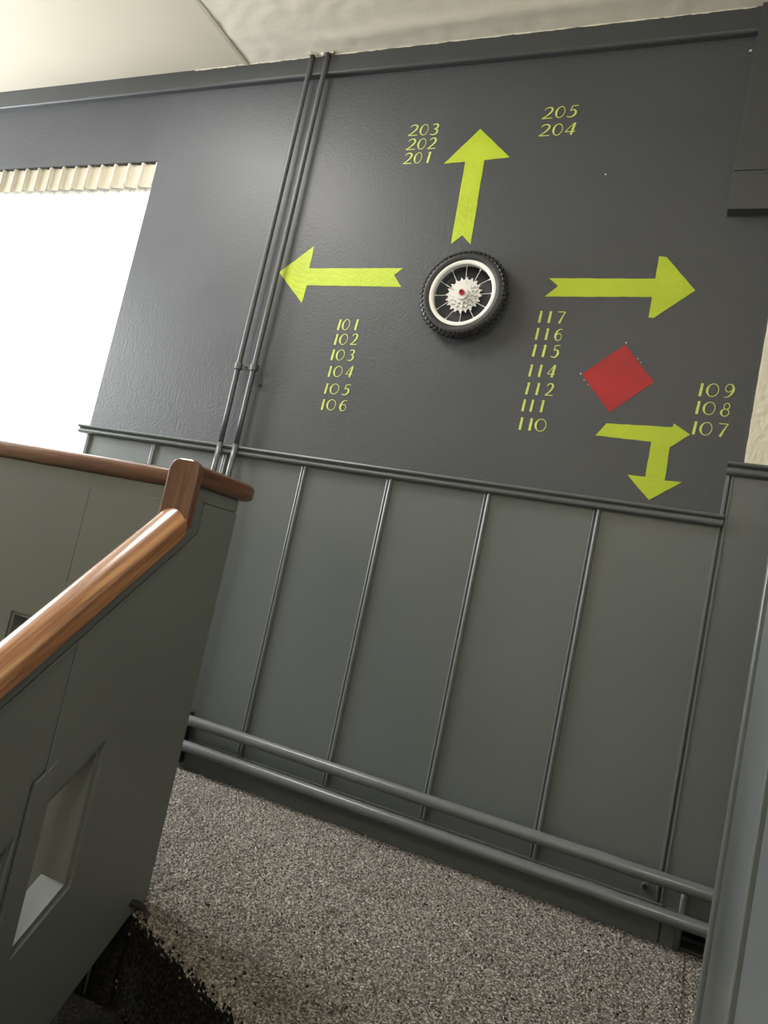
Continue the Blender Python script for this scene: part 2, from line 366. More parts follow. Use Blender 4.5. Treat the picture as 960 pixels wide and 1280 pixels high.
# ------------------------------------------------------------------ window with sheer curtain
win = struct('window_1', boxbm(WX0 - .0, WX1, 0.125, 0.16, WZ0, WZ0 + 0.05), 'white')
for a in ((WX0, WX0 + .05, .125, .16, WZ0 + .05, WZ1), (WX1 - .05, WX1, .125, .16, WZ0 + .05, WZ1), (WX0 + .05, WX1 - .05, .125, .16, WZ1 - .05, WZ1), (-3.17, -3.12, .125, .16, WZ0 + .05, WZ1 - .05)):
    link('window_frame', boxbm(*a), 'white', win, bevel=0.003)
for a in ((WX0 + .05, -3.17), (-3.12, WX1 - .05)):
    link('pane', boxbm(a[0], a[1], .140, .144, WZ0 + .05, WZ1 - .05), 'glass', win)
link('heading_light_block', boxbm(WX0, WX1, 0.036, 0.124, 2.105, WZ1), 'white', win)  # added board, unseen behind the heading, keeps daylight off the tape
link('window_sill', boxbm(WX0, WX1, 0.0, 0.125, WZ0 - .02, WZ0), 'white', win, bevel=0.002)
cur = thing('curtain', 'white sheer curtain with pleated heading filling the window', 'curtain', loc=(-2.35, 0.03, WZ0 + .03))
def curtain_y(x, z):
    s = (x + 2.345) / 0.0765
    fr = s - math.floor(s)
    top = 0.010 * (1 / (1 + math.exp((abs(fr - .5) - .40) * -60)))
    return top, s
def cf(u, v):
    x = -3.93 + (-2.342 + 3.93) * u; z = WZ0 + .03 + (2.150 - WZ0 - .03) * v
    s = (x + 2.345) / 0.0765; k = 1 - v
    return (x, 0.030 + 0.012 * math.sin(2 * PI * s + 0.6 * math.sin(5 * z)) * (0.35 + .65 * k) + 0.006 * math.sin(2 * PI * s * 2.6 + 3 * z) * (.5 + .5 * k), z)
me = grid(420, 14, cf)
o = link('sheer_cloth', me, 'sheer', None, smooth=True); o.parent = cur; o.location = -cur.location
def hf(u, v):
    x = -3.93 + (-2.342 + 3.93) * u; s = (x + 2.345) / 0.0765; fr = s - math.floor(s)
    z = 2.150 + 0.1035 * v + 0.002 * math.sin(s * 2 * PI)
    fold = -0.016 * math.exp(-((fr - .06) / .045) ** 2) + 0.007 * math.exp(-((fr - .93) / .10) ** 2)
    return (x, 0.015 + fold * (0.75 + .25 * v), z)
o = link('heading_tape', grid(640, 3, hf), 'tape', None, smooth=True); o.parent = cur; o.location = -cur.location
for i in range(21):
    x = -2.345 - .0765 * i + .0765 * .06 - .002
    b = bmesh.new(); tube([(x - .001, .002, 2.148), (x, .001, 2.20), (x - .001, .001, 2.251)], .0022, 6, b)
    o = link('pleat', b, 'white', None, smooth=True); o.parent = cur; o.location = -cur.location
b = bmesh.new(); tube([(-3.94, .030, 2.236), (-2.34, .030, 2.236)], .004, 10, b)
o = link('curtain_wire', b, 'white', None, smooth=True); o.parent = cur; o.location = -cur.location

# ------------------------------------------------------------------ landing floor, carpet, stairs
def edge_y(x):                     # front edge of the landing: the nosing runs slightly askew from the newel end
    if x <= XG: return -0.775 - 0.022 + .022
    return -0.868 - 0.37 * max(0.0, x - XG) ** 0.92
xs = [XL, XG, XG + .0005] + [XG + (XW - XG) * i / 12 for i in range(1, 13)]
land = [(XL, -.835), (XG + .0004, -.835)] + [(x, edge_y(x) + .022) for x in xs if x > XG + .0001] + [(XW, -0.98), (XR, -0.98)]
land = [p for i, p in enumerate(land)]
struct('floor_edge', boxbm(XG - .062, XG, -.878, -.836, -.2, -.004), 'shade_carpet')
struct('floor', prism([land + [(XR, 0.16), (XL, 0.16)]], -0.20, -0.004, 'z'), 'carpet')
# pile: a dense displaced sheet that rolls over the nosing and down the riser
nx, ns = 400, 250
X = np.linspace(-1.75, 0.5, nx + 1)
V = np.zeros(((ns + 1), nx + 1, 3))
for j in range(ns + 1):
    for i, x in enumerate(X):
        e = -0.834 if x <= XG + .001 else (edge_y(x) if x < XW - .004 else -0.856)
        flat = -0.012 - e - 0.024
        tot = flat + 0.038 + 0.17
        s = tot * j / ns
        if s < flat: y, z, n = -0.012 - s, 0, (0, 0, 1)
        elif s < flat + 0.038:
            a = (s - flat) / 0.038 * PI / 2; y = e + .024 - .024 * math.sin(a); z = -.024 + .024 * math.cos(a); n = (0, -math.sin(a), math.cos(a))
        else: y, z, n = e, -.024 - (s - flat - .038), (0, -1, 0)
        h = 0.0
        V[j, i] = (x, y, z); 
        V[j, i] += np.array(n) * (rng.uniform(0, .0048))
        V[j, i, 0] += rng.uniform(-.0018, .0018); V[j, i, 1] += rng.uniform(-.0015, .0015)
idx = np.arange((ns + 1) * (nx + 1)).reshape(ns + 1, nx + 1)
F = np.stack([idx[:-1, :-1], idx[1:, :-1], idx[1:, 1:], idx[:-1, 1:]], -1).reshape(-1, 4)
me = bpy.data.meshes.new('carpet'); me.from_pydata(V.reshape(-1, 3).tolist(), [], F.tolist()); me.update()
me.materials.append(M['carpet']); o = link('carpet', me, 'carpet'); me.materials.append(M['shade_carpet'])
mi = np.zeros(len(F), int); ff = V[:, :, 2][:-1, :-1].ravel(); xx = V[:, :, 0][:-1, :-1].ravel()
mi[(ff < -.016 + .008 * rng.standard_normal(len(ff))) & (xx > XG) & (xx < XW)] = 1  # nosing roll and riser take the near-black shade colour
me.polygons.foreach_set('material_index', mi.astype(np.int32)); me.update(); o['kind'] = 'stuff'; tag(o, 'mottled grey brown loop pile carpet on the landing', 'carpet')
# flight of carpeted steps going down towards the viewer (the upper ones wind)
st = None
for k in range(1, 9):
    def ey(x, k=k): return edge_y(x) - 0.215 * k - 0.06 * max(0, (x - XG)) * (1 if k < 3 else 0)
    poly = [(XG - .13, (-.79 if k == 1 else -.87) - .215 * (k - 1)), (XG - .13, ey(XG + .001)), (XG + .001, ey(XG + .001)), (XG + .3, ey(XG + .3)), (XG + .7, ey(XG + .7)), (XW, ey(XW)), (XW, -.87 - .215 * (k - 1))]
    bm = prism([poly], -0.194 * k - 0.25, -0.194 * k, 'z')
    if st is None: st = struct('stairs', bm, 'shade_carpet', bevel=.012)
    else: link('step', bm, 'shade_carpet', st, bevel=.012)
link('step_riser_cover', boxbm(XG - .13, XG - .063, -.894, -.8855, -.2, -.02), 'shade_carpet', st)  # added sheet over the pale guard face, in the same painted shade
struct('floor_lower', boxbm(XL, XR, YB, 0.1, ZB - .1, ZB), 'carpet')
struct('wall_under_landing', boxbm(XL, XR, -0.80, -0.70, ZB, -0.19), 'olive_grey')

# ------------------------------------------------------------------ stair balustrade (plane x = XG) and its handrail
H = lambda z: z + 0.732
bal = thing('stair_balustrade', 'solid grey stair balustrade with slanted slots and lit-toned wood handrail', 'balustrade', loc=(XG, -0.9, 0))
def rel(o, root):
    o.parent = root; o.location = -root.location; return o
def ztop(y): return H(0.028 + SL * (y + 0.952))            # sloping joint line of the face sheets
def zbot(y): return H(-0.740 + 0.88 * (y + 0.868))         # bottom edge
y_far = -2.75
def slotA(ins, y0=-1.214, y1=-1.073):
    tl = lambda y: H(-0.376 + SL * (y + 1.073)) ; bl = lambda y: H(-0.640 + SL * (y + 1.073))
    a, b2 = y0 + ins, y1 - ins
    return [(a, bl(a) + ins * 1.3), (b2, bl(b2) + ins * 1.3), (b2, tl(b2) - ins * 1.3), (a, tl(a) - ins * 1.3)]
core_out = [(YE, 0.0), (YE, H(.121)), (-1.0, H(.121)), (-1.0, H(0.055) - .03), (y_far, H(0.04 + SL * (y_far + 0.99)) - .03), (y_far, zbot(y_far)), (-0.878, zbot(-0.878))]
core = prism([core_out, slotA(.010, -1.188), slotA(.010, -1.385, -1.226), slotA(.010, -1.60, -1.44)], XG - .062, XG - .005, 'x')
rel(link('balustrade_core', core, 'olive_grey'), bal)
# face sheets, 5 mm proud of the capping strip, with the joint at y = -1.2
XF0, XF1 = XG - .006, XG + .001
sR = [(YE, 0.0), (YE, H(.092)), (-0.952, H(.092)), (-0.952, ztop(-0.952)), (-1.199, ztop(-1.199)), (-1.199, zbot(-1.199)), (-0.878, zbot(-0.878))]
A = slotA(0.0, -1.186)
rel(link('face_sheet', prism([sR, A], XF0, XF1, 'x'), 'olive_grey', bevel=.0013), bal)
yl = -1.2012
sL = [(yl, ztop(yl)), (-2.1, ztop(-2.1)), (-2.1, zbot(-2.1)), (yl, zbot(yl)), (yl, H(-.76)), (-1.2245, H(-.785)), (-1.2245, H(-.432)), (yl, H(-.412))]
Bsl = [p for p in slotA(0.0, -1.38, -1.232)]
rel(link('face_sheet', prism([sL, Bsl], XF0, XF1, 'x'), 'olive_grey', bevel=.0013), bal)
rel(link('face_sheet', prism([[(-2.102, ztop(-2.102)), (y_far, ztop(y_far)), (y_far, zbot(y_far)), (-2.102, zbot(-2.102))]], XF0, XF1, 'x'), 'olive_grey'), bal)
mul = [(-1.178, H(-.401)), (-1.216, H(-.4345)), (-1.216, H(-.765)), (-1.178, H(-.73))]
cap = [(YE, H(.0945)), (YE, H(.119)), (-0.985, H(.119)), (-0.985, H(0.031)), (-2.1, H(0.031 + SL * (-2.1 + .985))), (-2.1, ztop(-2.1) + .0035), (-0.9552, ztop(-0.9552) + .003), (-0.9552, H(.0945))]
rel(link('capping_strip', prism([cap], XF0, XG - .0015, 'x'), 'olive_grey', bevel=.0008), bal)
rel(link('mullion_strip', prism([mul], XF0, XG + .003, 'x'), 'olive_grey', bevel=.0008), bal)

# handrail sections
def rail_prof(w, t, n=8):
    """rounded top with arris and softly rounded bottom; s across, t up from the underside"""
    P = [(-w / 2 + .005, 0), (w / 2 - .005, 0), (w / 2 - .0015, .0015), (w / 2, .005)]
    P += [(w / 2, t * .66), (w / 2 - .0012, t * .71), (w / 2 - .0040, t * .745)]
    for i in range(1, 12):
        q = 1 - 2 * i / 12; P.append(((w / 2 - .0040) * q, t * .745 + t * .255 * (1 - abs(q) ** 2.3)))
    P += [(-w / 2 + .0040, t * .745), (-w / 2 + .0012, t * .71), (-w / 2, t * .66), (-w / 2, .005), (-w / 2 + .0015, .0015)]
    return P
cth = 1 / math.hypot(1, SL); upS = Vector((0, -SL * cth, cth)); sdX = Vector((1, 0, 0))
RX = XG - .022; RW = .074; RT = .047
prof = rail_prof(RW, RT)
# slope: underside passes through (y=-0.99, H(.031)); the joint with the upright is mitred
def under(y): return Vector((RX, y, H(0.028 + SL * (y + 0.99))))
path, frames = [], []
nseg = 24
for i in range(nseg + 1):
    y = y_far - .05 + (-1.012 - (y_far - .05)) * i / nseg
    path.append(under(y)); frames.append((sdX, upS))
sl = sweep_uv(path, frames, prof, 'sloping_handrail', 'wood', None)
# vertical joint plane at the upright: project last ring
me = sl.data; nv = len(prof)
for k in range(nv):
    v = me.vertices[nseg * nv + k]; yj = -1.006 - 0.25 * (v.co.z - H(0.01)) * 0
    d = (-1.0085 - v.co.y); v.co.y += d; v.co.z += d * SL
rel(sl, bal); shade_angle(sl, 50)
# upright block (gooseneck): same section standing up, rounded at the top
bm = bmesh.new(); uvl = bm.loops.layers.uv.new('UVMap')
gw, z0, z1 = RW / 2, H(0.034), H(0.170)
sec = [(-gw, z0)] + [(gw, z0)] + arc((gw - .022, z1 - .027), .022, 0, PI / 2, 5) 
sec = [(-gw, z0), (gw, z0)] + [(gw - .024 + .024 * math.cos(a), z1 - .026 + .026 * math.sin(a)) for a in [PI / 2 * i / 6 for i in range(7)]] + [(-gw + .024 + .024 * math.cos(a), z1 - .026 + .026 * math.sin(a)) for a in [PI / 2 + PI / 2 * i / 6 for i in range(7)]]
yf, yb = -1.017, -0.994
fr = [bm.verts.new((RX + s, yf, z)) for s, z in sec]; bk = [bm.verts.new((RX + s, yb, z)) for s, z in sec]
f = bm.faces.new(fr)
for lp in f.loops: lp[uvl].uv = (lp.vert.co.z, lp.vert.co.x)
f = bm.faces.new(bk)
for lp in f.loops: lp[uvl].uv = (lp.vert.co.z, lp.vert.co.x)
for i in range(len(sec)):
    j = (i + 1) % len(sec); f = bm.faces.new((fr[i], fr[j], bk[j], bk[i]))
    for lp in f.loops: lp[uvl].uv = (lp.vert.co.z, lp.vert.co.y + lp.vert.co.x)
g = link('handrail_upright', bm, 'wood_shaded', None, bevel=.006, segs=3); rel(g, bal)
for p in g.data.polygons: p.use_smooth = False

# ------------------------------------------------------------------ landing balustrade (plane y = YE) and level handrail round the corner
lb = thing('landing_balustrade', 'solid grey landing balustrade with level brown handrail turning the corner', 'balustrade', loc=(-1.5, YE, 0))
X0b = XL; YG = -0.885
zt = H(0.0905)
jx = -1.345
sl0 = [(-1.492, H(-.50)), (-1.374, H(-.50)), (-1.374, H(-.234)), (-1.492, H(-.234))]
def inset(p, d):
    xs_ = [q[0] for q in p]; zs = [q[1] for q in p]
    return [(min(xs_) + d, min(zs) + d), (max(xs_) - d, min(zs) + d), (max(xs_) - d, max(zs) - d), (min(xs_) + d, max(zs) - d)]
def shift(p, dx): return [(q[0] + dx, q[1]) for q in p]
cl = [(X0b, -1.0), (XG - .0625, -1.0), (XG - .063, H(.121)), (X0b, H(.121))]
holes = [inset(sl0, .008)] + [inset(shift(sl0, dx), .008) for dx in (.175, -.175, -.35, -1.25, -1.425)]
rel(link('balustrade_core', prism([cl] + holes, YG + .005, YE, 'y'), 'olive_grey'), lb)
rel(link('face_sheet', prism([[(jx + .0006, -1.0), (XG - .063, -1.0), (XG - .063, zt), (jx + .0006, zt)], shift(sl0, .175)], YG, YG + .005, 'y'), 'olive_grey', bevel=.0008), lb)
rel(link('face_sheet', prism([[(-2.6, -1.0), (jx - .0006, -1.0), (jx - .0006, zt), (-2.6, zt)], sl0, shift(sl0, -.175), shift(sl0, -.35)], YG, YG + .005, 'y'), 'olive_grey', bevel=.0008), lb)
rel(link('face_sheet', prism([[(X0b, -1.0), (-2.602, -1.0), (-2.602, zt), (X0b, zt)]], YG, YG + .005, 'y'), 'olive_grey', bevel=.0008), lb)
rel(link('mullion_strip', boxbm(-1.371, -1.329, YG - .003, YG + .005, H(-.50), H(-.141)), 'olive_grey'), lb)
# level rail: along -x to the corner, rounded corner, then towards the viewer to the upright
LT = .044; lprof = []
for i in range(28):
    a = 2 * PI * i / 28; ca, sa = math.cos(a), math.sin(a)
    e = 0.62
    lprof.append((RW / 2 * .98 * math.copysign(abs(ca) ** e, ca), LT / 2 + LT / 2 * math.copysign(abs(sa) ** e, sa)))
path, frames = [], []
yc = -0.857 ; zr = H(.1205)
r = .036
for i in range(41):
    x = X0b + (RX - .01 - X0b) * i / 40; path.append(Vector((x, yc, zr))); frames.append((Vector((0, 1, 0)), Vector((0, 0, 1))))
lr = sweep_uv(path, frames, lprof, 'level_handrail', 'wood_shaded', None); rel(lr, lb); shade_angle(lr, 60)
path, frames = [], []
for q in (0, .3, .6, .8, .92, .975, 1):
    y = -0.996 + (-0.797 + .996) * q; k = {.92: .96, .975: .86, 1: .62}.get(q, 1)
    path.append(Vector((RX, y, zr + LT / 2 * (1 - k)))); frames.append((Vector((-k, 0, 0)), Vector((0, 0, k))))
ls = sweep_uv(path, frames, lprof, 'handrail_end', 'wood_shaded', None); rel(ls, lb); shade_angle(ls, 75)

# small dark hook-shaped piece at the foot of the balustrade
b = bmesh.new(); tube([(-0.985, -0.884, 0.004), (-0.955, -0.882, 0.010), (-0.930, -0.884, 0.011), (-0.915, -0.893, 0.007), (-0.905, -0.903, 0.004)], .006, 8, b, rfun=lambda i: [.008, .008, .006, .0045, .003][i])
tag(link('dark_hook_piece', b, 'dark_metal', smooth=True), 'small dark bent piece at the foot of the stair balustrade', 'metal bar')

# ------------------------------------------------------------------ pipes
def pipe_thing(name, pts, r, mat, label, group):
    return tag(link(name, tube(pts, r, 20), mat, smooth=True), label, 'pipe', group)
gp = 'thin riser pipes beside the window'
def riser(name, x, label):
    root = thing(name, label, 'pipe', gp, loc=(x, -.028, 1.1))
    def wob(z): return .0012 * math.sin(z * 5 + x * 9)
    a = link('upper_run', tube([(wob(z), 0, z - 1.1) for z in [1.118 + (ZC + .01 - 1.118) * i / 14 for i in range(15)]], .0095, 18), 'pipe_upper', root, smooth=True)
    b2 = link('lower_run', tube([(wob(z), -.002, z - 1.1) for z in [0.10 + (1.120 - 0.10) * i / 10 for i in range(11)]], .0098, 18), 'pipe', root, smooth=True)
    return root
RA, RB = -1.674, -1.606
riser('riser_pipe', RA, 'left one of two thin grey riser pipes, nearest the window')
riser('riser_pipe', RB, 'right one of two thin grey riser pipes, beside the left arrow tip')
# flat wide conduit behind them that reads as the broad band
cl = thing('pipe_clip', 'double saddle clip holding both riser pipes halfway up the wall', 'clip', loc=(-1.64, -.02, 1.405))
for x in (RA, RB):
    prof_ = [(-.0145, .0), (-.0145, -.008)] + [( .0145 * math.cos(PI + PI * i / 8) , -.008 + .0145 * math.sin(PI + PI * i / 8)) for i in range(1, 8)] + [(.0145, -.008), (.0145, .0)]
    bm = bmesh.new(); lo = [bm.verts.new((p[0], p[1], -.012)) for p in prof_]; hi = [bm.verts.new((p[0], p[1], .012)) for p in prof_]
    for i in range(len(prof_)): bm.faces.new((lo[i], lo[(i + 1) % len(prof_)], hi[(i + 1) % len(prof_)], hi[i]))
    bm.faces.new(lo); bm.faces.new(hi)
    o = link('saddle', bm, 'pipe_upper', cl, bevel=.001); o.location = (x + 1.64, 0, 0)
link('bridge', boxbm(-.024, .024, -.008, -.003, -.010, .010), 'pipe_upper', cl, bevel=.002)
b = bmesh.new(); tube([(0, -.0105, 0), (0, -.006, 0)], .0045, 12, b); link('screw', b, 'dark_metal', cl)
b = bmesh.new(); tube([(-1.585, -.001, 1.352), (-1.585, -.012, 1.352)], .006, 12, b)
tag(link('wall_plug', b, 'pipe_upper', smooth=False), 'small painted plug on the wall just below the pipe clip', 'plug')
# broken plaster round the pipe holes in the ceiling
for cx, col, n_ in ((RA, 'caulk', 9), (RB, 'caulk', 8), (RB, 'dark_metal', 6)):
    bm = bmesh.new()
    for k in range(n_):
        a = random.uniform(0, 2 * PI); rr = random.uniform(.011, .024) if col == 'caulk' else random.uniform(.006, .012)
        s = random.uniform(.004, .009); c = Vector((cx + rr * math.cos(a) + (.012 if col != 'caulk' else 0), -.034 + rr * math.sin(a) * .6, ZC - .002))
        r_ = bmesh.ops.create_icosphere(bm, subdivisions=1, radius=s)
        for v in r_['verts']: v.co = Vector((v.co.x * random.uniform(.7, 1.4), v.co.y * random.uniform(.7, 1.3), v.co.z * .55)) + c
    o = link('broken_plaster' if col == 'caulk' else 'dark_hole_edge', bm, col); o['kind'] = 'stuff'; o['label'] = 'crumbled edge of the ceiling round the riser pipe tops'

gh = 'heating pipes along the foot of the wall'
def hpipe(z, label, dx):
    Y0, Y1 = -.046, -.054
    xe = -1.548 + dx
    pts = [(xe, .005, z), (xe, -.030, z)] + [(xe + .016 - .016 * math.cos(a), -.030 - .016 * math.sin(a), z) for a in [PI / 2 * i / 6 for i in range(1, 7)]]
    pts += [(x, Y0, z + .0012 * math.sin(3 * x)) for x in [xe + .05 + (-.20 - xe - .05) * i / 12 for i in range(13)]]
    pts += [(-.20 + .12 * i / 8, Y0 + (Y1 - Y0) * (3 * (i / 8) ** 2 - 2 * (i / 8) ** 3), z + .001) for i in range(1, 9)]
    pts += [(0.1, Y1, z + .002), (.35, Y1, z + .003), (.7, Y1, z + .003)]
    return pipe_thing('heating_pipe', pts, .0178, 'pipe', label, gh)
hpipe(.166, 'upper of two thick grey heating pipes running low along the panelled wall', 0)
hpipe(.083, 'lower of two thick grey heating pipes, just above the carpet edge', .004)
b = boxbm(-1.562, -1.528, -.040, -.009, .02, .19)
tag(link('pipe_bracket', b, 'dark_metal', bevel=.004), 'dark upright bracket behind the left ends of the heating pipes', 'bracket')
b = bmesh.new(); tube([(.047, -.014, 0.0), (.047, -.014, .150)], .0085, 14, b)
tag(link('drain_pipe', b, 'pipe', smooth=True), 'short thin upright pipe behind the heating pipes, beside the dark gap', 'pipe')
b = bmesh.new(); tube([(-.047, -.0, .124), (-.047, -.011, .124)], .011, 20, b)
hc = tag(link('round_socket', b, 'pipe', bevel=.002), 'small round dark holed fitting between the heating pipes', 'fitting')
b = bmesh.new(); tube([(-.047, -.0105, .124), (-.047, -.0125, .124)], .0062, 16, b); link('hole', b, 'dark', hc)

# ------------------------------------------------------------------ painted arrows, square and room numbers (flat paint on the wall)
def decal(name, poly, mat, y=-0.0009, parent=None):
    return link(name, prism([poly], y, 0.0008, 'y'), mat, parent)
def rough_poly(p, step=.02, amp=.0007):
    out = []
    for i in range(len(p)):
        a, b = Vector(p[i]), Vector(p[(i + 1) % len(p)]); n = max(1, int((b - a).length / step)); nrm = Vector((-(b - a).y, (b - a).x)).normalized()
        for k in range(n): out.append(tuple(a + (b - a) * k / n + (nrm * random.uniform(-amp, amp) if k else Vector((0, 0)))))
    return out
UP = [(-0.9493, 2.3116), (-0.8252, 2.2022), (-0.9115, 2.1955), (-0.8971, 1.8958), (-0.9327, 1.9276), (-0.9672, 1.8954), (-0.9786, 2.1935), (-1.0548, 2.1889)]
LEFT = [(-1.6162, 1.7826), (-1.4934, 1.8864), (-1.4922, 1.7999), (-1.1216, 1.8082), (-1.1491, 1.7821), (-1.1124, 1.7403), (-1.4864, 1.7355), (-1.4898, 1.6675)]
RIGHT = [(-0.6147, 1.7842), (-0.2984, 1.7905), (-0.2998, 1.8612), (-0.2785, 1.8592), (-0.1828, 1.7577), (-0.283, 1.669), (-0.2973, 1.6698), (-0.2984, 1.7335), (-0.6166, 1.7234), (-0.5814, 1.7591)]
CORNER = [(-0.3851, 1.3001), (-0.3599, 1.3395), (-0.1786, 1.3478), (-0.177, 1.3591), (-0.1293, 1.3315), (-0.1764, 1.2894), (-0.1747, 1.1925), (-0.1292, 1.1942), (-0.2068, 1.1315), (-0.2762, 1.1959), (-0.227, 1.1962), (-0.2283, 1.299)]
RED = [(-0.3487, 1.5831), (-0.2503, 1.4751), (-0.3579, 1.3728), (-0.4581, 1.4828)]
for p, l in ((UP, 'lime green painted arrow pointing up above the wheel'), (LEFT, 'lime green painted arrow pointing left towards the pipes'),
             (RIGHT, 'lime green painted arrow pointing right, right of the wheel'), (CORNER, 'lime green painted forked arrow pointing right and down under the red square')):
    tag(decal('painted_arrow', rough_poly(p), 'lime'), l, 'arrow', 'lime arrows painted on the wall')
tag(decal('painted_square', rough_poly(RED, .012, .0011), 'red'), 'red painted square standing on its corner on the dark wall', 'square')
for (x, z, s) in ((-.3477, 1.5885, .0022), (-.4620, 1.4835, .0022), (-.3060, 1.5420, .0015), (-.2960, 1.5310, .0013), (-.4480, 1.4660, .0015), (-.4330, 1.4520, .0013)):
    tag(decal('paint_fleck', [(x + s * math.cos(a), z + s * math.sin(a)) for a in [2 * PI * i / 7 for i in range(7)]], 'white'), 'tiny white plaster fleck at the %s of the red square' % ('top corner' if z > 1.58 else 'left corner' if x < -.46 else 'upper right edge, the higher' if z > 1.54 else 'upper right edge, the lower' if x > -.4 else 'lower left edge, the higher' if z > 1.46 else 'lower left edge, the lower'), 'fleck', 'flecks round the red square')
for (x, z, s) in ((-.5025, 2.1301, .0025),):
    tag(decal('paint_fleck', [(x + s * math.cos(a), z + s * math.sin(a)) for a in [2 * PI * i / 7 for i in range(7)]], 'white'), 'tiny white fleck on the bare wall right of the up arrow', 'fleck')

# stroke glyphs in a unit box: list of strokes, each [(x, y, width)...]; widths in cap heights
def ell(cx, cy, rx, ry, a0, a1, n, wf):
    return [(cx + rx * math.cos(a), cy + ry * math.sin(a), wf(a)) for a in [math.radians(a0 + (a1 - a0) * i / n) for i in range(n + 1)]]
T, K = .055, .165
def lw(a):                                            # thick on the left flank, thin on the right
    c = -math.cos(a); return T + (K - T) * max(0, c) ** 3
def rw(a):
    c = math.cos(a); return T + (K - T) * max(0, c) ** 3
G = {
 '1': [[(.46, .0, .19), (.49, .5, .19), (.54, .985, .155)], [(.30, .90, .05), (.54, .985, .05)]],
 '0': [ell(.5, .5, .47, .48, 70, 430, 30, lw)],
 '2': [[(.14, .78, T), (.24, .92, .07), (.48, .985, .08), (.74, .90, .13), (.80, .72, .155), (.68, .50, .13), (.42, .25, .09), (.08, .03, .07)], [(.06, .03, .075), (.96, .035, .06)]],
 '3': [[(.18, .90, T), (.45, .985, .07), (.72, .90, .13), (.76, .74, .14), (.60, .57, .08), (.40, .53, T)], [(.42, .54, T), (.72, .46, .12), (.82, .27, .16), (.68, .08, .12), (.38, .0, .07), (.08, .07, T)]],
 '4': [[(.74, 1.0, T), (.40, .66, T), (.04, .27, T)], [(.04, .27, .06), (.98, .27, .06)], [(.82, 1.0, .14), (.72, .5, .19), (.64, .0, .17)]],
 '5': [[(.95, .97, .06), (.40, .97, .06)], [(.38, .97, .07), (.28, .56, .06)], [(.28, .56, .07), (.56, .62, .08), (.80, .48, .15), (.82, .26, .165), (.62, .05, .11), (.34, .0, .07), (.05, .08, T)]],
 '6': [[(.90, .93, T), (.62, .95, .06), (.34, .80, .11), (.16, .50, .165), (.18, .22, .15), (.34, .03, .08), (.55, .0, T), (.80, .10, T), (.88, .32, T), (.76, .52, T), (.54, .58, T), (.28, .46, T)]],
 '7': [[(.08, .965, .07), (.95, .965, .06)], [(.94, .97, .06), (.66, .55, .11), (.38, .0, .17)]],
 '8': [ell(.56, .76, .27, .225, 0, 360, 20, lambda a: T), ell(.5, .27, .36, .27, 0, 360, 24, lw)],
 '9': [[(.10, .04, T), (.36, .02, .06), (.66, .20, .12), (.84, .50, .165), (.82, .78, .14), (.66, .96, .08), (.45, 1.0, T), (.20, .90, T), (.12, .68, T), (.24, .48, T), (.46, .42, T), (.72, .54, T)]],
}
def smooth_line(P, n=5):
    if len(P) < 4: return P
    out = []
    for i in range(len(P) - 1):
        p0, p1, p2, p3 = P[max(i - 1, 0)], P[i], P[i + 1], P[min(i + 2, len(P) - 1)]
        for k in range(n):
            t = k / n
            out.append(tuple(.5 * (2 * b + (c - a) * t + (2 * a - 5 * b + 4 * c - d) * t * t + (3 * b - a - 3 * c + d) * t ** 3) for a, b, c, d in zip(p0, p1, p2, p3)))
    return out + [P[-1]]
def glyph(ch, org, u, v):
    """org = lower-left, u = full width vector, v = full height vector in wall x,z"""
    bm = bmesh.new(); h = v.length; k0 = 0
    for si, S in enumerate(G[ch]):
        S = smooth_line(S) if ch not in '0' else S
        pts = [(org + u * x + v * y, wd * h) for x, y, wd in S]
        L_, R_ = [], []
        for i, (p, wd) in enumerate(pts):
            t = (pts[min(i + 1, len(pts) - 1)][0] - pts[max(i - 1, 0)][0]).normalized(); n = Vector((-t.y, t.x))
            L_.append(p + n * wd / 2); R_.append(p - n * wd / 2)
        y0 = -0.0010 - si * .0001
        a = [bm.verts.new((q.x, y0, q.y)) for q in L_]; b = [bm.verts.new((q.x, y0, q.y)) for q in R_]
        c = [bm.verts.new((q.x, .0005, q.y)) for q in L_]; d = [bm.verts.new((q.x, .0005, q.y)) for q in R_]
        for i in range(len(a) - 1):
            bm.faces.new((a[i], a[i + 1], b[i + 1], b[i])); bm.faces.new((a[i], c[i], c[i + 1], a[i + 1])); bm.faces.new((b[i], b[i + 1], d[i + 1], d[i]))
        bm.faces.new((a[0], b[0], d[0], c[0])); bm.faces.new((a[-1], c[-1], d[-1], b[-1]))
    return bm
